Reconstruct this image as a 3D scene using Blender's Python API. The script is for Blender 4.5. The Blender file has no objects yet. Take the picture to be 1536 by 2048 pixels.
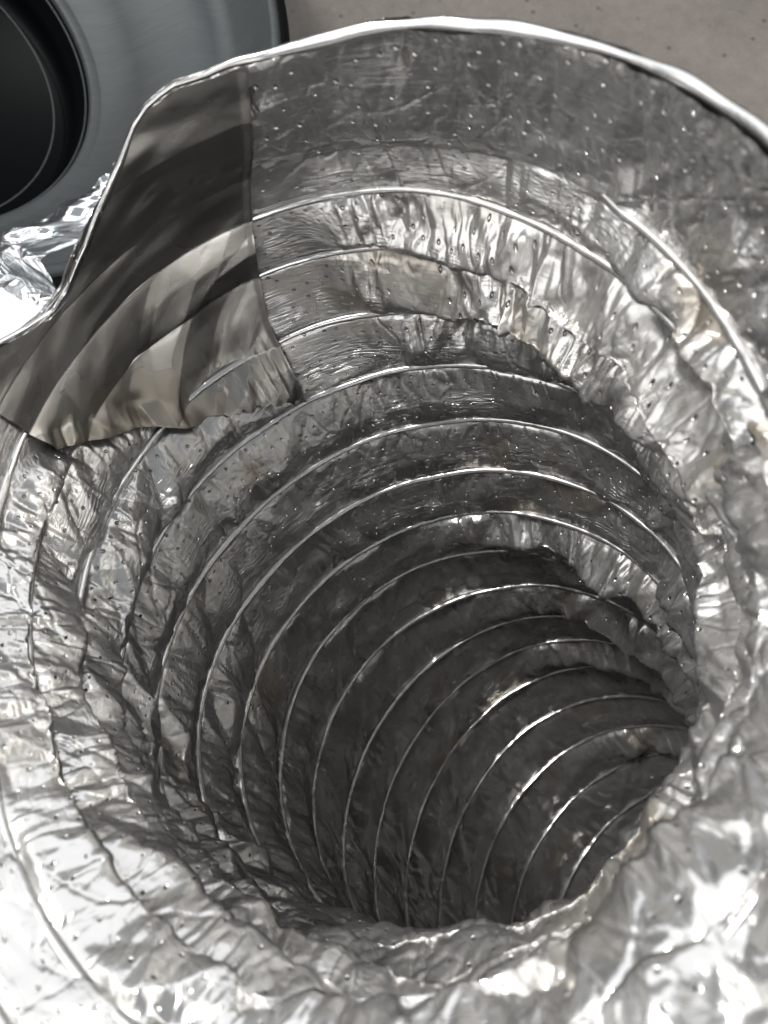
import bpy, math, random
import numpy as np
from mathutils import Vector, Matrix, Euler

random.seed(4)
SC = bpy.context.scene
COL = SC.collection

# ------------------------------------------------------------------ camera
TILT = math.radians(10.0)
CAM_Z = 0.5965
cam = bpy.data.cameras.new("camera")
cam.sensor_fit = 'VERTICAL'
cam.sensor_height = 36.0
cam.sensor_width = 27.0
cam.lens = 36.0 * 1480.0 / 2048.0
cam.clip_start = 0.005
cam.clip_end = 50.0
cam.dof.use_dof = True
cam.dof.focus_distance = 0.285
cam.dof.aperture_fstop = cam.lens / 1.7
camo = bpy.data.objects.new("camera", cam)
camo.location = (0, 0, CAM_Z)
camo.rotation_euler = (TILT, 0, 0)
COL.objects.link(camo)
SC.camera = camo

# ------------------------------------------------------------------ world and lamps
W = bpy.data.worlds.new("World")
SC.world = W
W.use_nodes = True
bg = W.node_tree.nodes["Background"]
bg.inputs[0].default_value = (0.88, 0.94, 1.0, 1)
bg.inputs[1].default_value = 0.23


def area(name, loc, target, sx, sy, power, col):
    l = bpy.data.lights.new(name, 'AREA')
    l.shape = 'RECTANGLE'
    l.size, l.size_y, l.energy, l.color = sx, sy, power, col
    o = bpy.data.objects.new(name, l)
    o.location = loc
    d = Vector(target) - Vector(loc)
    o.rotation_euler = d.to_track_quat('-Z', 'Y').to_euler()
    COL.objects.link(o)
    return o


area("upper_fill_light", (-0.1, 1.9, 1.5), (0, 0, .5), 3.4, 1.7, 16, (0.96, 0.98, 1.0))  # unseen soft lamp added beyond the upper edge, no actual window
area("side_light", (-1.9, 0.0, 1.5), (0, 0, .5), 3.2, 1.7, 19, (1.0, 0.985, 0.96))  # unseen soft lamp added to brighten the right wall
area("far_side_light", (1.9, 0.3, 1.6), (0, 0, .5), 2.2, 1.2, 20, (1.0, 0.96, 0.91))  # unseen soft lamp added to lift the left wall
area("back_fill_light", (0.4, -1.9, 1.5), (0, 0, .5), 2.6, 1.3, 24, (1.0, 0.975, 0.95))  # unseen fill lamp added to lighten the upper mouth wall
area("small_key_light", (-1.02, 0.74, 2.12), (0, 0, .45), 0.45, 0.45, 36, (1.0, 0.985, 0.96))  # unseen small key added for crisp highlights and lit folds

SC.view_settings.view_transform = 'Standard'
SC.view_settings.look = 'None'
SC.view_settings.gamma = 1
SC.view_settings.exposure = 0.47
SC.view_settings.use_curve_mapping = False
SC.render.engine = 'CYCLES'
SC.cycles.use_denoising = True
SC.cycles.use_adaptive_sampling = True
SC.cycles.adaptive_threshold = 0.025
SC.cycles.max_bounces = 2
SC.cycles.glossy_bounces = 3
SC.cycles.diffuse_bounces = 3
SC.cycles.sample_clamp_indirect = 6.0
SC.cycles.caustics_reflective = True
SC.cycles.blur_glossy = 0.3

# ------------------------------------------------------------------ helpers
CT, ST = math.cos(TILT), math.sin(TILT)


def to_world(X):
    """camera frame (x right, y up, z back) -> world"""
    X = np.asarray(X, float)
    out = np.empty_like(X)
    out[..., 0] = X[..., 0]
    out[..., 1] = X[..., 1] * CT - X[..., 2] * ST
    out[..., 2] = X[..., 1] * ST + X[..., 2] * CT + CAM_Z
    return out


def from_cam(px, py, depth):
    return np.array([(px - 768) / 1480. * depth, (1024 - py) / 1480. * depth, -depth])


def link(name, me, mat, parent=None):
    o = bpy.data.objects.new(name, me)
    if mat is not None:
        me.materials.append(mat)
    o.parent = parent
    COL.objects.link(o)
    return o


def tag(o, label, cat=None, group=None, kind=None):
    o["label"] = label
    if cat: o["category"] = cat
    if group: o["group"] = group
    if kind: o["kind"] = kind
    return o


def grid_mesh(name, X, uv=None, close_u=False, smooth=True, flip=False, crs=.08, soil=0., dot=.4):
    """X: (nu,nv,3) world points"""
    nu, nv = X.shape[:2]
    i = np.arange(nu if close_u else nu - 1)
    j = np.arange(nv - 1)
    I, J = np.meshgrid(i, j, indexing='ij')
    I2 = (I + 1) % nu
    q = np.stack([I * nv + J, I2 * nv + J, I2 * nv + J + 1, I * nv + J + 1], -1).reshape(-1, 4)
    if flip: q = q[:, ::-1]
    me = bpy.data.meshes.new(name)
    me.vertices.add(nu * nv)
    me.vertices.foreach_set("co", X.reshape(-1).astype(np.float32))
    nf = len(q)
    me.loops.add(nf * 4)
    me.loops.foreach_set("vertex_index", q.reshape(-1).astype(np.int32))
    me.polygons.add(nf)
    me.polygons.foreach_set("loop_start", np.arange(0, nf * 4, 4, dtype=np.int32))
    me.polygons.foreach_set("use_smooth", np.full(nf, smooth))
    if uv is not None:
        l = me.uv_layers.new(name="UVMap")
        l.data.foreach_set("uv", uv.reshape(-1, 2)[q.reshape(-1)].reshape(-1).astype(np.float32))
        u_, v_ = uv[..., 0], uv[..., 1]
        dirt = fbm(u_ / .035, v_ / .022, 901, 4)
        crk = fbm(u_ / .026, v_ / .020, 921, 3)
        for nm, val in (("dirt", np.maximum(sstep(.25, .85, dirt), soil)), ("crk", sstep(-.4, .6, crk)), ("crs", np.broadcast_to(crs, u_.shape)), ("dot", np.broadcast_to(dot, u_.shape))):
            at = me.attributes.new(nm, 'FLOAT', 'POINT')
            at.data.foreach_set("value", val.reshape(-1).astype(np.float32))
    me.update()
    me.validate()
    return me


def tube_mesh(name, pts, rad, ns=10, flat=1.0, nrm=None, uvs=None):
    """tube along pts (n,3); rad (n,) ; flat squeezes along nrm"""
    pts = np.asarray(pts)
    n = len(pts)
    T = np.gradient(pts, axis=0)
    T /= np.linalg.norm(T, axis=1)[:, None]
    if nrm is None:
        nrm = np.tile([0, 0, 1.], (n, 1))
    A = nrm - T * (nrm * T).sum(1)[:, None]
    A /= np.linalg.norm(A, axis=1)[:, None]
    B = np.cross(T, A)
    a = np.linspace(0, 2 * np.pi, ns + 1)
    rad = np.broadcast_to(rad, (n,))
    X = pts[:, None] + rad[:, None, None] * (flat * np.cos(a)[None, :, None] * A[:, None] + np.sin(a)[None, :, None] * B[:, None])
    L = np.concatenate([[0], np.cumsum(np.linalg.norm(np.diff(pts, axis=0), axis=1))])
    uv = np.stack(np.broadcast_arrays(L[:, None], (a * .0015)[None]), -1)
    return grid_mesh(name, X, uv)


# ---- crumple: flat facets between creases (linear interpolation over a warped triangle lattice), periodic in x
def facets(x, y, lam, seed, period=None):
    rng = np.random.default_rng(seed)
    NX = max(3, int(round(period / lam))) if period else 256
    NY = 256
    lx = period / NX if period else lam
    tab = rng.uniform(-1, 1, (NX, NY))
    fy = y / (lam * .87)
    fx = x / lx + .5 * fy
    ix, iy = np.floor(fx).astype(int), np.floor(fy).astype(int)
    p, q = fx - ix, fy - iy
    ia, ib = ix % NX, (ix + 1) % NX
    ja, jb = iy % NY, (iy + 1) % NY
    h10, h01 = tab[ib, ja], tab[ia, jb]
    lo = p + q < 1
    hc = np.where(lo, tab[ia, ja], tab[ib, jb])
    w = np.abs(1 - p - q)
    return np.where(lo, hc * w + h10 * p + h01 * q, hc * w + h10 * (1 - q) + h01 * (1 - p))


def crumple(x, y, lam, seed, period=None):
    """crumpled-paper height: two facet lattices, each with its creases displaced"""
    wx = facets(x, y, lam * 1.9, seed + 7, period) * lam * .75
    wy = facets(x, y, lam * 1.7, seed + 8, period) * lam * .75
    a = facets(x + wx, y + wy, lam, seed, period)
    b = facets(x - wy, y + wx, lam * .62, seed + 51, period)
    return (a + .45 * b) * lam * .42


def crum(x, y, lam, seed, ang, y0=0.):
    """crumple on a turned lattice, blended so that it closes round the duct"""
    ca, sa = math.cos(ang), math.sin(ang)
    f = lambda a, b: crumple(a * ca - b * sa + 9, a * sa + b * ca + 9, lam, seed)
    c = f(x, y)
    m = x > PER * .955
    if m.any():
        w = sstep(PER * .955, PER, x[m])
        c[m] = c[m] * (1 - w) + f(x[m] - PER, y[m] + y0) * w
    return c


def noise1(t, seed, n=None, lo=-1, hi=1):
    """smooth value noise of t (unit spacing), periodic n"""
    rng = np.random.default_rng(seed)
    n = n or 512
    tab = rng.uniform(lo, hi, n)
    i = np.floor(t).astype(int)
    f = t - i
    f = f * f * (3 - 2 * f)
    return tab[i % n] * (1 - f) + tab[(i + 1) % n] * f


def noise2(x, y, seed, nx=512, ny=512):
    rng = np.random.default_rng(seed)
    tab = rng.uniform(-1, 1, (nx, ny))
    i, j = np.floor(x).astype(int), np.floor(y).astype(int)
    f, g = x - i, y - j
    f = f * f * (3 - 2 * f); g = g * g * (3 - 2 * g)
    a = tab[i % nx, j % ny] * (1 - f) + tab[(i + 1) % nx, j % ny] * f
    b = tab[i % nx, (j + 1) % ny] * (1 - f) + tab[(i + 1) % nx, (j + 1) % ny] * f
    return a * (1 - g) + b * g


def fbm(x, y, seed, octs):
    o, a = 0, .6
    for i in range(octs):
        o = o + a * noise2(x * 2 ** i, y * 2 ** i, seed + i)
        a *= .55
    return o


def sstep(a, b, x):
    t = np.clip((x - a) / (b - a), 0, 1)
    return t * t * (3 - 2 * t)


# ------------------------------------------------------------------ materials
class NT:
    def __init__(self, name):
        self.m = bpy.data.materials.new(name)
        self.m.use_nodes = True
        self.t = self.m.node_tree
        self.b = self.t.nodes["Principled BSDF"]

    def n(self, typ, **kw):
        nd = self.t.nodes.new(typ)
        for k, v in kw.items():
            if k.startswith('i_'):
                key = k[2:]
                nd.inputs[int(key) if key.isdigit() else key].default_value = v
            else:
                setattr(nd, k, v)
        return nd

    def l(self, a, b):
        self.t.links.new(a, b)

    def math(self, op, a, b=None, c=None):
        nd = self.n('ShaderNodeMath', operation=op)
        for k, v in enumerate((a, b, c)):
            if v is None: continue
            if isinstance(v, (int, float)): nd.inputs[k].default_value = v
            else: self.l(v, nd.inputs[k])
        return nd.outputs[0]

    def ramp(self, fac, stops):
        nd = self.n('ShaderNodeValToRGB')
        e = nd.color_ramp.elements
        while len(e) < len(stops): e.new(0.5)
        for k, (p, c) in enumerate(stops):
            e[k].position = p
            e[k].color = c if len(c) == 4 else (*c, 1)
        self.l(fac, nd.inputs[0])
        return nd.outputs[0]

    def mapping(self, vec, scale, loc=(0, 0, 0), rot=(0, 0, 0)):
        nd = self.n('ShaderNodeMapping')
        nd.inputs['Scale'].default_value = scale
        nd.inputs['Location'].default_value = loc
        nd.inputs['Rotation'].default_value = rot
        self.l(vec, nd.inputs['Vector'])
        return nd.outputs[0]

    def noise(self, vec, scale, detail=3, rough=.5, dist=0.):
        nd = self.n('ShaderNodeTexNoise')
        nd.inputs['Scale'].default_value = scale
        nd.inputs['Detail'].default_value = detail
        nd.inputs['Roughness'].default_value = rough
        nd.inputs['Distortion'].default_value = dist
        self.l(vec, nd.inputs['Vector'])
        return nd.outputs[0]

    def vor(self, vec, scale, feature='F1'):
        nd = self.n('ShaderNodeTexVoronoi', feature=feature)
        nd.inputs['Scale'].default_value = scale
        self.l(vec, nd.inputs['Vector'])
        return nd


def foil_material(name, dots=True, rough=(.21, .33), crink=1.0, base=(.64, .628, .61), stain=1.0, edge=.32, metal=.88):
    """rolled aluminium foil; the meshes carry per-vertex 'dirt' (tan film) and 'crk' (how creased the foil is)"""
    m = NT(name)
    uv = m.n('ShaderNodeTexCoord').outputs['UV']      # metres along the strip (u) and across it (v)
    dirt = m.n('ShaderNodeAttribute', attribute_name='dirt').outputs['Fac']
    crk = m.n('ShaderNodeAttribute', attribute_name='crk').outputs['Fac']
    crs = m.n('ShaderNodeAttribute', attribute_name='crs').outputs['Fac']
    iso = m.noise(m.mapping(uv, (230, 300, 1), rot=(0, 0, .4)), 1.0, 1, .6)
    iso.node.noise_dimensions = '2D'
    h = m.math('MULTIPLY', m.math('MULTIPLY', m.math('ABSOLUTE', m.math('MULTIPLY_ADD', iso, 2.0, -1.0)), crk), -.00022 * crink)
    # long creases that follow the winding
    st = m.noise(m.mapping(uv, (60, 700, 1), rot=(0, 0, .05)), 1.0, 1, .6)
    st.node.noise_dimensions = '2D'
    rid = m.math('SUBTRACT', 1.0, m.math('ABSOLUTE', m.math('MULTIPLY_ADD', st, 2.0, -1.0)))
    rid = m.math('MULTIPLY', m.math('MULTIPLY', m.math('MULTIPLY', rid, rid), m.math('MULTIPLY', m.math('MULTIPLY', rid, rid), m.math('MULTIPLY', rid, rid))), crs)
    h = m.math('MULTIPLY_ADD', rid, .00034 * crink, h)
    dk = None
    if dots:
        g = .0056
        sep = m.n('ShaderNodeSeparateXYZ')
        m.l(m.mapping(uv, (1 / g, 1 / g * 1.02, 1), rot=(0, 0, .10)), sep.inputs[0])
        row = m.math('FLOOR', sep.outputs[1])
        xs = m.math('ADD', sep.outputs[0], m.math('MULTIPLY', m.math('MODULO', row, 2.0), .5))
        cx = m.math('FLOOR', xs)
        comb = m.n('ShaderNodeCombineXYZ')
        m.l(cx, comb.inputs[0]); m.l(row, comb.inputs[1])
        wn = m.n('ShaderNodeTexWhiteNoise', noise_dimensions='2D')
        m.l(comb.outputs[0], wn.inputs['Vector'])
        sc = m.n('ShaderNodeSeparateColor')
        m.l(wn.outputs['Color'], sc.inputs[0])
        jx = m.math('MULTIPLY_ADD', sc.outputs[0], .62, .19)
        jy = m.math('MULTIPLY_ADD', sc.outputs[1], .62, .19)
        dx = m.math('SUBTRACT', m.math('FRACT', xs), jx)
        dy = m.math('SUBTRACT', m.math('FRACT', sep.outputs[1]), jy)
        d = m.math('SQRT', m.math('ADD', m.math('MULTIPLY', dx, dx), m.math('MULTIPLY', dy, dy)))
        d = m.math('MULTIPLY', d, g)
        on = m.math('MULTIPLY', m.math('MAXIMUM', m.math('SUBTRACT', wn.outputs['Value'], .18), 0.0), 1.7)
        pit = m.n('ShaderNodeMapRange', interpolation_type='SMOOTHSTEP')
        m.l(d, pit.inputs[0])
        pit.inputs[1].default_value = .0002
        pit.inputs[2].default_value = .0007
        pit.inputs[3].default_value = 1.0
        pit.inputs[4].default_value = 0.0
        pm = m.math('MULTIPLY', pit.outputs[0], on)
        h = m.math('MULTIPLY_ADD', m.math('MULTIPLY', pm, m.n('ShaderNodeAttribute', attribute_name='dot').outputs['Fac']), .0012, h)
        hole = m.math('MULTIPLY', m.math('LESS_THAN', d, .00027), m.math('GREATER_THAN', on, .2))
        dk = m.math('MULTIPLY', m.math('MULTIPLY', hole, m.math('GREATER_THAN', sc.outputs[2], .45)), m.math('LESS_THAN', m.n('ShaderNodeAttribute', attribute_name='dot').outputs['Fac'], .6))
    bp = m.n('ShaderNodeBump')
    bp.inputs['Strength'].default_value = 1.0
    bp.inputs['Distance'].default_value = 1.0
    m.l(h, bp.inputs['Height'])
    m.l(bp.outputs[0], m.b.inputs['Normal'])
    mix = m.n('ShaderNodeMix', data_type='RGBA')
    m.l(m.math('MULTIPLY', dirt, .6 * stain), mix.inputs[0])
    mix.inputs[6].default_value = (*base, 1)
    mix.inputs[7].default_value = (.44, .37, .28, 1)
    colr = mix.outputs[2]
    if dk is not None:
        mix2 = m.n('ShaderNodeMix', data_type='RGBA')
        m.l(dk, mix2.inputs[0])
        m.l(colr, mix2.inputs[6])
        mix2.inputs[7].default_value = (.02, .02, .02, 1)
        colr = mix2.outputs[2]
    m.l(colr, m.b.inputs['Base Color'])
    m.b.inputs['Metallic'].default_value = metal
    m.b.inputs['Specular Tint'].default_value = (edge, edge, edge, 1)
    m.l(m.math('ADD', m.math('MULTIPLY_ADD', crk, rough[1] - rough[0], rough[0]), m.math('MULTIPLY', dirt, .15)), m.b.inputs['Roughness'])
    return m.m


M_FOIL = foil_material("foil")
M_COLLAR = foil_material("foil_collar", crink=.8, base=(.68, .67, .655), edge=.75, metal=.88, rough=(.15, .26), stain=.5)
M_WIRE = foil_material("foil_over_wire", dots=False, metal=.92, edge=.35, base=(.72, .71, .695), crink=.3, rough=(.17, .26), stain=.25)
M_TAPE = foil_material("tape_foil", dots=False, metal=.96, edge=.6, crink=.12, rough=(.22, .30), base=(.36, .35, .33), stain=.8)
M_FLAP = foil_material("flap_foil", dots=False, metal=.95, base=(.84, .86, .88), crink=.4, rough=(.12, .22), stain=.15)

# ------------------------------------------------------------------ duct centre line and cross-section
# start point, heading, curvature terms, then per winding: position along the axis, radius, ovality
P0 = [-0.02972, 0.02051, -0.13947, -0.81201, 0.45108, 0.20402, -0.09034, 1.69075, 3.16939, -5.58091, 3.10543]
G_S = np.array([0.01098,0.02013,0.02925,0.03868,0.05112,0.06840,0.08979,0.11210,0.13814,0.16554,0.19318,0.22288,0.25624,0.28938,0.32048,0.35278,0.38455,0.41448,0.44325,0.47112,0.49911,0.52710])
G_R = np.array([0.0300,0.0391,0.0465,0.0460,0.0233,0.0036,-0.0396,-0.0557,-0.0753,-0.0913,-0.0951,-0.0956,-0.0782,-0.0565,-0.0252,-0.0106,-0.0075,-0.0058,-0.0044,-0.0007,0.0019,0.0043])
G_C = np.array([0.0223,0.0006,-0.0225,-0.0482,-0.0511,-0.0387,-0.0306,-0.0103,-0.0011,0.0011,-0.0052,-0.0188,-0.0260,-0.0384,-0.0544,-0.0576,-0.0403,-0.0183,-0.0002,0.0120,0.0195,0.0254])
G_E = np.array([0.0084,0.0215,0.0339,0.0458,0.0786,0.0817,0.0411,-0.0167,-0.0312,-0.0197,0.0010,0.0176,-0.0210,-0.0357,-0.0327,-0.0317,-0.0251,-0.0132,-0.0034,0.0043,0.0095,0.0138])
RAD = 0.1
UPC = np.array([0, ST, CT])


def unit(v): return v / np.linalg.norm(v)


def centre_line():
    s = np.linspace(-0.15, 0.9, 1051); ds = .001; i0 = 150
    az, el = P0[3], P0[4]
    t = np.array([np.sin(el) * np.cos(az), np.sin(el) * np.sin(az), -np.cos(el)])
    x = np.array([1., 0, 0]); n = unit(x - t * (x @ t)); b = np.cross(t, n)
    C = np.zeros((1051, 3)); F = np.zeros((1051, 3, 3)); ks = P0[5:11]
    for rng, sg in ((range(i0, 1051), 1), (range(i0, -1, -1), -1)):
        tt, nn, bb, c = t.copy(), n.copy(), b.copy(), np.array(P0[0:3])
        for i in rng:
            C[i] = c; F[i] = [tt, nn, bb]
            u = min(max(s[i], 0) / .3, 1.75)
            if s[i] < 0: k1 = k2 = 0
            else:
                k1 = ks[0] + ks[1] * u + ks[2] * u * u
                k2 = ks[3] + ks[4] * u + ks[5] * u * u
            if s[i] > .5:      # past what the mouth shows the duct levels out along the floor
                w = UPC - tt * (UPC @ tt)
                k = 12 * -(tt @ UPC)
                k1, k2 = k * (w @ nn), k * (w @ bb)
            c = c + sg * ds * tt
            t2 = unit(tt + sg * ds * (k1 * nn + k2 * bb))
            n2 = unit(nn - t2 * (nn @ t2)); bb = np.cross(t2, n2); tt, nn = t2, n2
    return s, C, F


CL = centre_line()


def knot(v, q, lin=False):
    x = np.clip(q, -1, 17.99) + 2
    i = np.clip(x.astype(int), 1, len(v) - 3); t = x - i
    a, b, c, d = v[i - 1], v[i], v[i + 1], v[i + 2]
    r = .5 * (2 * b + (c - a) * t + (2 * a - 5 * b + 4 * c - d) * t * t + (3 * b - a - 3 * c + d) * t ** 3)
    if lin: r = r + np.where(q < -1, (q + 1) * .0092, 0) + np.where(q > 17.99, (q - 17.99) * .028, 0)
    return r


def flare(th, q):
    """the near side of the mouth is pulled open"""
    d = np.degrees(th) % 360
    a = sstep(-5, 45, (d + 60) % 360 - 60) * (1 - sstep(95, 165, d))
    e = (d - 42 + 180) % 360 - 180
    bulge = .0065 * np.exp(-(e / 52.) ** 2) * sstep(1, 3, q) * (1 - sstep(9, 12, q))
    return bulge + a * (.030 * sstep(2.1, -3.0, q) + .010 * sstep(1.9, 0, q))


def surf(th, q, dr=0., dsx=0.):
    si = knot(G_S, q, True) + dsx
    s, C, F = CL
    c = np.stack([np.interp(si, s, C[:, k]) for k in range(3)], -1)
    N = np.stack([np.interp(si, s, F[:, 1, k]) for k in range(3)], -1)
    B = np.stack([np.interp(si, s, F[:, 2, k]) for k in range(3)], -1)
    pinch = 1 - .8 * sstep(24.5, 27, q)
    r = (RAD * pinch * (1 + knot(G_R, q) + knot(G_C, q) * np.cos(2 * th) + knot(G_E, q) * np.sin(2 * th)) + flare(th, q) + dr)[..., None]
    return c + r * (np.cos(th)[..., None] * N + np.sin(th)[..., None] * B)


PER = 2 * np.pi * RAD
LSTRIP = .0300


def lab(x, tab):  # periodic interpolation in degrees
    a = np.array(tab)
    return np.interp(np.degrees(x) % 360, a[:, 0], a[:, 1], period=360)


QB = [(190, 1.5), (199, 2.05), (208, 2.95), (215, 3.4), (222, 3.9), (232, 4.15), (238, 4.35), (245, 4.5), (270, 4.6)]


SLACK = {1: 1.05, 2: .85, 7: 1.0, 9: 1.0, 11: 1.0, 14: 1.0, 16: .5}


def tape_mask(deg, q):
    hi = np.interp(deg, [p[0] for p in QB], [p[1] for p in QB])
    return sstep(186, 196, deg) * (1 - sstep(258, 268, deg)) * (1 - sstep(hi - .1, hi + .25, q))


def fold_depth(th, k, v):
    """how far the slack foil hangs in between two windings"""
    q = k + v + th / (2 * np.pi)
    q0 = k + .5 + th / (2 * np.pi)
    e = .5
    p = np.linalg.norm(surf(th, q0 + e) - surf(th, q0 - e), axis=-1)
    d = np.sqrt(np.maximum(LSTRIP ** 2 - p ** 2, 0)) / 2
    d = np.clip(d, .0022, .0105)
    deg = np.degrees(th)
    up = np.exp(-((deg - 316) / 40.) ** 2) if k > 2 else sstep(236, 318, deg)        # slack on the upper right of some windings
    slack = SLACK.get(k, 0)
    d = .0022 + (d - .0022) * lab(th, [(0, .9), (50, .8), (120, .6), (165, .5), (195, .3), (250, .22), (290, .3), (318, .5), (335, .9), (360, .9)])
    d = np.maximum(d, .0022 + .0105 * slack * up)
    d = d * (1 + .28 * noise1(th / (2 * np.pi) * 23, 300 + k, 23))
    d = d * (1 - .9 * tape_mask(deg, q))
    if k == 0: d = d * (.25 + .35 * sstep(300, 345, deg) + .6 * sstep(110, 60, deg))
    return d


def wall(th, k, v):
    """inner foil surface of winding k before crumpling: th angle, v across the strip; also how much it crumples"""
    q = k + v + th / (2 * np.pi)
    D = fold_depth(th, k, v)
    tt = th / (2 * np.pi)
    vc = .54 + .10 * noise1(tt * 17, 500 + k, 17) + .05 * noise1(tt * 61, 540 + k, 61)
    if SLACK.get(k, 0) > .8: vc = vc - .12 * np.exp(-((np.degrees(th) - 318) / 50.) ** 2)
    a = v / vc; b = (1 - v) / (1 - vc)
    sh = np.minimum(a, b)
    sh = np.where(sh < 1, 1 - (1 - sh) ** 1.25, 1)
    dr = -D * sh
    lean = (.30 * D + .25 * D * noise1(tt * 13, 700 + k, 13) + (.45 * D if k in (1, 2) else 0)) * sh
    e = np.clip(np.minimum(v, 1 - v) / .10, 0, 1)
    e = e * e * (3 - 2 * e)
    A = (.33 + .43 * sstep(.002, .006, D)) * e * (1 - .9 * tape_mask(np.degrees(th), q))
    dr = dr + .0006 * np.exp(-(np.minimum(v, 1 - v) / .05) ** 2)     # the foil wraps a little over the wire
    if k == 0:
        dr = dr - .0006 * np.exp(-(v / .05) ** 2) * sstep(150, 190, np.degrees(th)) * (1 - sstep(305, 322, np.degrees(th)))
    return surf(th, q, dr, lean), A


def arc(X, start):
    """arc length along the second axis"""
    L = np.linalg.norm(np.diff(X, axis=1), axis=2)
    return start[:, None] + np.concatenate([np.zeros((len(X), 1)), np.cumsum(L, 1)], 1)


def crease(X, A, x, y, y0, seed):
    """crumple a gridded sheet along its own normal, facets laid out in its own arc length"""
    N = np.cross(np.gradient(X, axis=0), np.gradient(X, axis=1))
    N /= np.linalg.norm(N, axis=2)[..., None] + 1e-12
    y = y * 1.1
    y0 = y0 * 1.1
    x = x * 1.0
    mm = .7 + .45 * noise2(x / .04, y / .03, 77, int(round(PER / .04)))
    big, mid = crum(x, y, .024, seed + 1, .4, y0), crum(x, y, .0115, seed + 2, 1.1, y0)
    h = A * (.36 * big + .54 * mm * mid + .32 * mm * crum(x, y, .0050, seed + 3, .7, y0))
    # thin raised crease lines: straight runs along the zero lines of two facet fields
    for lam, sd, an, w in ((.020, seed + 5, .2, .055), (.012, seed + 6, 1.0, .07)):
        c = np.abs(crum(x, y, lam, sd, an, y0)) / (lam * w)
        h = h + (.25 + .75 * np.clip(A, 0, 1)) * (A > .02) * np.clip(A * 6, 0, 1) * .00045 * np.clip(1 - c, 0, 1)
    return X + N * h[..., None]


# ------------------------------------------------------------------ floor
floor = NT("concrete")
tc = floor.n('ShaderNodeTexCoord').outputs['Object']
n1 = floor.noise(tc, 9, 6, .62)
n2 = floor.noise(tc, 70, 5, .7)
n3 = floor.noise(tc, 420, 3, .7)
fac = floor.math('ADD', floor.math('MULTIPLY', n1, .45), floor.math('ADD', floor.math('MULTIPLY', n2, .3), floor.math('MULTIPLY', n3, .25)))
c = floor.ramp(fac, [(.34, (.078, .068, .060)), (.5, (.124, .109, .097)), (.66, (.168, .149, .134))])
sp = floor.vor(tc, 55).outputs[0]
spm = floor.ramp(sp, [(.05, (.45, .43, .42)), (.16, (1, 1, 1))])
mx = floor.n('ShaderNodeMix', data_type='RGBA', blend_type='MULTIPLY')
mx.inputs[0].default_value = 1
floor.l(c, mx.inputs[6]); floor.l(spm, mx.inputs[7])
floor.l(mx.outputs[2], floor.b.inputs['Base Color'])
floor.b.inputs['Roughness'].default_value = .75
bp = floor.n('ShaderNodeBump'); bp.inputs['Strength'].default_value = .5; bp.inputs['Distance'].default_value = .003
floor.l(fac, bp.inputs['Height']); floor.l(bp.outputs[0], floor.b.inputs['Normal'])
gx = np.linspace(-2.5, 2.5, 61)
XX, YY = np.meshgrid(gx, gx, indexing='ij')
o = link("floor", grid_mesh("floor", np.stack([XX, YY, np.zeros_like(XX)], -1), flip=False), floor.m)
tag(o, "bare brownish grey concrete floor", kind="structure")

# ------------------------------------------------------------------ the flexible duct
duct = bpy.data.objects.new("flexible_duct", None)
COL.objects.link(duct)
base = to_world(surf(np.array([1.2]), np.array([18.])))[0]
duct.location = (float(base[0]), float(base[1]), 0)
duct.empty_display_size = .05
tag(duct, "crumpled silver foil flexible duct with spiral wire ribs, looking into its open mouth", "duct")
OFF = np.array([base[0], base[1], 0.])
NB = 27
for k in range(NB):
    if k < 5: nt, nv = 1500, 54
    elif k < 10: nt, nv = 1150, 42
    elif k < 17: nt, nv = 900, 34
    else: nt, nv = 160, 10
    th = np.linspace(0, 2 * np.pi, nt)
    v = np.linspace(0, 1, nv)
    TH, V = np.meshgrid(th, v, indexing='ij')
    X, A = wall(TH, k, V)
    if k == 0: ycum, thc, Y0 = np.zeros(nt), th, None
    Y = arc(X, np.interp(th, thc, ycum))
    ycum, thc = Y[:, -1], th
    if Y0 is None: Y0 = Y[0, -1]
    if k < 18: X = crease(X, A, TH * RAD, Y, Y0, 10)
    X = to_world(X) - OFF
    uv = np.stack([TH * RAD + k * PER, V * LSTRIP + k * .0137], -1)
    far = lab(TH, [(0, .12), (120, .1), (170, .3), (200, .9), (300, 1), (335, .5), (360, .12)])
    mid = np.exp(-((V - .62) / .2) ** 2) * sstep(-.3, .35, fbm(TH * 9, V * 1.5 + k * 3.1, 733, 3))
    link("foil_band", grid_mesh("foil_band", X, uv, crs=far * (.1 + .9 * mid) * min(1, .35 + .25 * k), dot=(.15 + .85 * far) * float(np.clip(1 - (k - 5) / 6, .1, 1))), M_FOIL, duct)
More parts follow.
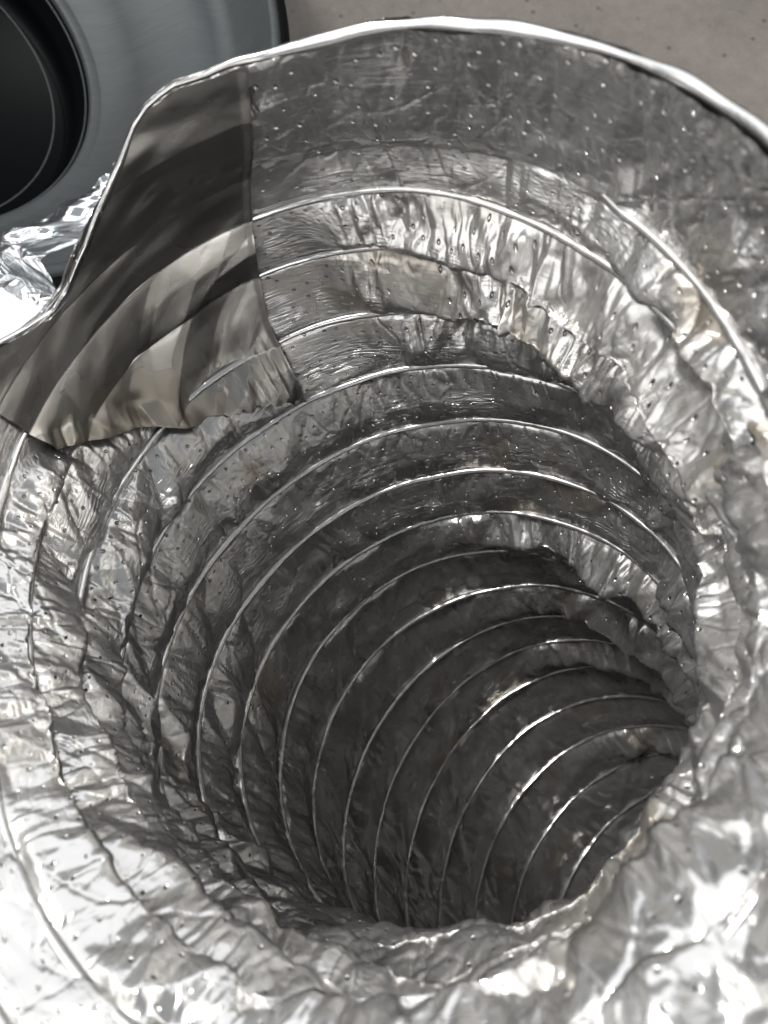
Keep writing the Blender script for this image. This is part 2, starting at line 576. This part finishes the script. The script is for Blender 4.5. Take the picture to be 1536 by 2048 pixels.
# the wire under the foil, one piece per winding
for k in range(NB):
    n = 700 if k < 18 else 120
    th = np.linspace(0, 2 * np.pi, n)
    deg = np.degrees(th)
    q = k + th / (2 * np.pi)
    sink = np.zeros(n)
    if k == 0: sink = .006 * sstep(150, 190, deg) * (1 - sstep(305, 322, deg))
    wob = .0003 * noise1(th / (2 * np.pi) * 23, 40 + k, 23)
    pts = surf(th, q, -.0002 + sink + wob, .0004 * noise1(th / (2 * np.pi) * 31, 90 + k, 31))
    nr = surf(th, q, -.01) - surf(th, q, 0 * th)
    nr /= np.linalg.norm(nr, axis=1)[:, None]
    rad = .0013 + .0003 * noise1(th / (2 * np.pi) * 29, 20 + k, 29) + .00014 * noise1(th / (2 * np.pi) * 160, 21 + k, 160)
    sl = lab(th, [(0, 1), (130, 1), (180, .45), (230, .2), (300, .2), (330, .6), (360, 1)])
    sink = sink + sl * .0016 * np.clip(noise1(th / (2 * np.pi) * 19, 60 + k, 19), 0, 1)
    pts = surf(th, q, -.0002 + sink + wob, .0004 * noise1(th / (2 * np.pi) * 31, 90 + k, 31))
    me = tube_mesh("wire_rib", to_world(pts) - OFF, rad, 10, .9, (to_world(nr) - to_world(nr * 0)))
    link("wire_rib", me, M_WIRE, duct)

# mouth: plain end of the foil between the first wire and the cut rim
RIM = [(0, -3.6), (40, -4.2), (90, -4.2), (130, -3.4), (160, -2.6), (190, -1.5), (203, -.55), (208, -.25), (213, .2), (218, .55), (222, .4), (229, -.15), (235, -.8), (241, -1.4), (246, -1.95), (249, -2.15),
       (254, -2.28), (259, -2.2), (273, -2.15), (292, -2.35), (310, -2.45), (324, -2.65), (342, -3.15), (360, -3.6)]
nt, nv = 1500, 90
th = np.linspace(0, 2 * np.pi, nt)
V = np.linspace(0, 1, nv)
TH, VV = np.meshgrid(th, V, indexing='ij')


def collar_pt(TH, VV, extra=0.):
    top = lab(TH, RIM) + .05 * noise1(TH / (2 * np.pi) * 18, 3, 18)
    bot = TH / (2 * np.pi)
    # near the notch the rim dips under the first wire: keep a sliver
    top = top + .03 * noise1(TH / (2 * np.pi) * 70, 4, 70)
    top = np.minimum(top, bot - .05)
    q = top + (bot - top) * VV
    x = TH * RAD; y = q * .010
    e = np.clip(np.minimum(VV, 1 - VV) / .08, 0, 1)
    A = .9 * np.clip((1 - VV) / .06, 0, 1)
    near = lab(TH, [(0, 1.2), (60, 1.5), (120, 1.3), (180, .9), (220, .4), (270, .5), (310, .6), (340, .9), (360, 1.2)])
    dr = 0 * x
    # shallow bead pressed round the end, as on the upper wall
    dr = dr + .0012 * np.sin((q - top) * .0092 / .0075) * e
    dr = dr + .0016 * noise2(x / .05, y / .012, 61, int(PER / .05)) * e
    X = surf(TH, q, dr + extra, 0.)
    if TH.ndim == 2: X = crease(X, near * A * .75, x, -arc(X[:, ::-1], np.zeros(len(X)))[:, ::-1], 0., 210)
    return q, X, x, y


q, X, x, y = collar_pt(TH, VV)
link("mouth_collar", grid_mesh("mouth_collar", to_world(X) - OFF, np.stack([x, y], -1), crs=.16, dot=.6), M_COLLAR, duct)
# outer jacket below the rim
_, X2, _, _ = collar_pt(TH, VV[:, ::1] * 1.0, .0035)
link("outer_jacket", grid_mesh("outer_jacket", to_world(X2) - OFF, np.stack([x, y], -1)), M_COLLAR, duct)
# rolled rim
th = np.linspace(0, 2 * np.pi, 900)
_, rp, _, _ = collar_pt(th, th * 0, .0016)
rp = to_world(rp) - OFF
rr = .0019 + .0005 * noise1(th / (2 * np.pi) * 26, 8, 26) + .00015 * noise1(th / (2 * np.pi) * 90, 9, 90)
rr = rr * lab(th, [(0, 1), (190, .8), (205, .45), (262, .5), (275, 1), (360, 1)]) * (.8 + .35 * noise1(th / (2 * np.pi) * 45, 19, 45))
me = tube_mesh("rolled_rim", rp, rr, 12)
link("rolled_rim", me, M_WIRE, duct)

# aluminium tape patch on the upper left of the mouth
na, nb = 260, 320
a = np.linspace(0, 1, na); b = np.linspace(0, 1, nb)
Aa, Bb = np.meshgrid(a, b, indexing='ij')
qb = QB
TR = [(-3, 266), (-2.15, 265), (-.05, 259), (1.65, 253), (2.65, 249), (3.4, 246), (4.5, 245)]
tr = np.array(TR)
q = -2 + 6.4 * Bb
for _ in range(6):
    dR = np.interp(q, tr[:, 0], tr[:, 1])
    deg = 199 + (dR - 199) * Aa
    lo = lab(np.radians(deg), RIM) - .02
    hi = np.interp(deg, [p[0] for p in qb], [p[1] for p in qb])
    hi = hi + .05 * noise1(Aa * 14, 5) + .05 * noise1(Aa * 60, 6) * sstep(.55, .75, Aa)
    lo = np.minimum(lo, deg / 360 - .05)
    q = lo + (hi - lo) * Bb
TH = np.radians(deg)
tau = q - TH / (2 * np.pi)
vfr = tau - np.floor(tau)
kk = np.floor(tau).astype(int)
x = TH * RAD; y = q * .017
sag = np.where(tau > 0, np.sin(np.pi * vfr) ** .8, .5) * np.where(tau > 1, .0012, .0003)
wr = .0003 * noise2(x / .030 + y / .02, y / .012 - x / .03, 401) + .0003 * noise2(x / .011 + y / .007, y / .009 - x / .02, 402)
drt = -.0012 - sag + wr * .9 + .16 * crumple(x, y, .030, 411) * sstep(0, 2, tau)
drt = drt - .0045 * sstep(.84, 1.0, Bb) * (.6 + .4 * noise1(Aa * 9, 433)) + .35 * crumple(x, y, .014, 431) * sstep(.75, .95, Bb)
drt = drt - .0006 * sstep(.97, 1, Aa)
X = to_world(surf(TH, q, drt)) - OFF
o = link("tape_patch", grid_mesh("tape_patch", X, np.stack([x, y], -1), crs=.02, soil=.9 * sstep(.86, .93, Bb) * (1 - sstep(.5, .62, Aa))), M_TAPE, duct)
o["label"] = "smooth grey foil tape patch stuck over the ribs inside the rim"

# crumpled loose foil outside the rim on the left
cA, cB, cC, cD = from_cam(258, 238, .214), from_cam(128, 650, .238), from_cam(-170, 740, .240), from_cam(-150, 500, .262)
na, nb = 170, 170
Aa, Bb = np.meshgrid(np.linspace(0, 1, na), np.linspace(0, 1, nb), indexing='ij')
Aq, Bq = Aa[..., None], Bb[..., None]
sagd = (from_cam(90, 435, .24) - from_cam(90, 415, .24)) * np.sin(np.pi * Aq) * (1 - Bq)
X = (cA * (1 - Bq) + cB * Bq) * (1 - Aq) + (cD * (1 - Bq) + cC * Bq) * Aq + sagd
nrm = unit(np.cross(cB - cA, cD - cA))
x = Aa * .075; y = Bb * .060
hh = 1.7 * (.8 * crumple(x, y, .030, 611) + .4 * crumple(x, y, .015, 612))
hh = hh + .0015 * noise1(Aa * 22, 615) * (1 - Bb)
X = X + nrm * hh[..., None]
o = link("loose_foil_flap", grid_mesh("loose_foil_flap", to_world(X) - OFF, np.stack([x, y], -1)), M_FLAP, duct)
o["label"] = "crumpled bright foil hanging outside the rim"
# flat corner added to that flap, cut and tilted to mirror the upper lamp
pc = from_cam(30, 625, .228)
lw = np.array([-0.4, 1.55, 1.7])
pw = to_world(pc)
hn = unit(unit(np.array([0, 0, CAM_Z]) - pw) + unit(lw - pw))
t1 = unit(np.cross(hn, [0, 0, 1.])); t2 = np.cross(hn, t1)
out = []
for px, py in [(-160, 470), (-60, 540), (0, 572), (45, 600), (85, 612), (112, 634), (60, 660), (0, 684), (-90, 700), (-170, 720)]:
    ray = to_world(from_cam(px, py, 1.)) - np.array([0, 0, CAM_Z])
    tt = ((pw - np.array([0, 0, CAM_Z])) @ hn) / (ray @ hn)
    out.append(np.array([0, 0, CAM_Z]) + ray * tt - OFF)
out = np.array(out)
cen = out.mean(0)
rings = np.linspace(0, 1, 24)
ua = np.linspace(0, len(out), 121) % len(out)
ia = ua.astype(int); fa = (ua - ia)[:, None]
edge = out[ia] * (1 - fa) + out[(ia + 1) % len(out)] * fa
Xc = cen + (edge[:, None] - cen) * rings[None, :, None]
lu, lv = (Xc - cen) @ t1, (Xc - cen) @ t2
Xc = Xc + hn * (.16 * crumple(lu + 1, lv + 1, .018, 645))[..., None]
o = link("foil_corner", grid_mesh("foil_corner", Xc, np.stack([lu, lv], -1)), M_WIRE, duct)
o["label"] = "flat foil corner shining white"

# ------------------------------------------------------------------ galvanised collar with a near-black inside
galv = NT("galvanised_steel")
tc = galv.n('ShaderNodeTexCoord').outputs['Object']
g1 = galv.vor(tc, 60).outputs['Color']
gs = galv.n('ShaderNodeSeparateColor'); galv.l(g1, gs.inputs[0])
br = galv.noise(galv.mapping(tc, (25, 700, 40), rot=(0, 0, .5)), 1, 3, .6)
f = galv.math('ADD', galv.math('MULTIPLY', gs.outputs[0], .10), galv.math('MULTIPLY', br, .9))
galv.l(galv.ramp(f, [(.2, (.044, .050, .052)), (.8, (.068, .076, .079))]), galv.b.inputs['Base Color'])
galv.b.inputs['Metallic'].default_value = .5
galv.b.inputs['Roughness'].default_value = .6
blk = NT("near_black")  # near-black, for the hole's inside and the painted gap shadow
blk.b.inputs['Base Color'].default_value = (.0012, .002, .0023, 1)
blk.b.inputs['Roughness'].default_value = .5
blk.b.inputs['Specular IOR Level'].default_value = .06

rc, hc = from_cam(-288, -292, .42), from_cam(-266, 60, .53)
root = bpy.data.objects.new("galvanised_collar", None)
COL.objects.link(root)
rcw, hcw = to_world(rc), to_world(hc)
root.location = tuple(rcw)
ax = unit(to_world(from_cam(-127, 125, .53)) - to_world(from_cam(-105, -216, .42)))     # the two rings are parallel, not in line
LN = (hcw - rcw) @ ax
skew = (hcw - rcw) / LN
e1 = unit(np.cross(ax, [0, 0, 1.])); e2 = np.cross(ax, e1)


def lathe(name, prof, mat, n=200):
    a = np.linspace(0, 2 * np.pi, n + 1)[:-1]
    pr = np.array(prof)
    X = pr[None, :, 0:1] * skew + pr[None, :, 1:2] * (np.cos(a)[:, None, None] * e1 + np.sin(a)[:, None, None] * e2)
    return link(name, grid_mesh(name, X, None, close_u=True), mat, root)


R1, R2 = 900 * .42 / 1480, 420 * .53 / 1480
lathe("flared_wall", [(.0, R1), (.012, R1 - .003), (.040, R1 - .010), (.050, R1 - .016), (.053, R1 - .024), (.058, R1 - .04), (LN * .8, R2 + .034), (LN * .95, R2 + .018), (LN, R2 + .006)], galv.m)
lathe("rim_lip", [(.004, R1 + .001), (-.002, R1 - .001), (-.004, R1 + .003), (-.002, R1 + .007), (.006, R1 + .007), (.03, R1 + .005)], galv.m)
lathe("pipe", [(LN - .001, R2 + .010), (LN + .02, R2 + .010), (LN + .05, R2 + .010)], galv.m)
lathe("neck_ring", [(LN - .002, R2 + .012), (LN - .002, R2 + .003), (LN + .001, R2 + .001), (LN + .004, R2 + .001)], galv.m)
lathe("shadow_gap", [(-.001, R1 + .0065), (-.002, R1 + .010), (.0, R1 + .016), (.012, R1 + .018), (.03, R1 + .012)], blk.m)  # black ring added as the shadow gap between rim and floor
aa = np.linspace(0, 2 * np.pi, 201)
for dep, rr_ in ((.006, R2 - .001), (.036, R2 - .021)):
    ring = (LN + dep) * skew + rr_ * (np.cos(aa)[:, None] * e1 + np.sin(aa)[:, None] * e2)
    link("bead", tube_mesh("bead", ring, .0008, 8, 1., np.tile(ax, (201, 1))), galv.m, root)
lathe("inner_wall", [(LN + .003, R2 + .002), (LN + .02, R2 - .004), (LN + .026, R2 - .007), (LN + .03, R2 - .005), (LN + .045, R2 - .012), (LN + .06, .0)], blk.m)  # near-black wall and bottom closing the hole
tag(root, "dull grey galvanised metal collar with black inside, behind the foil duct", "collar")
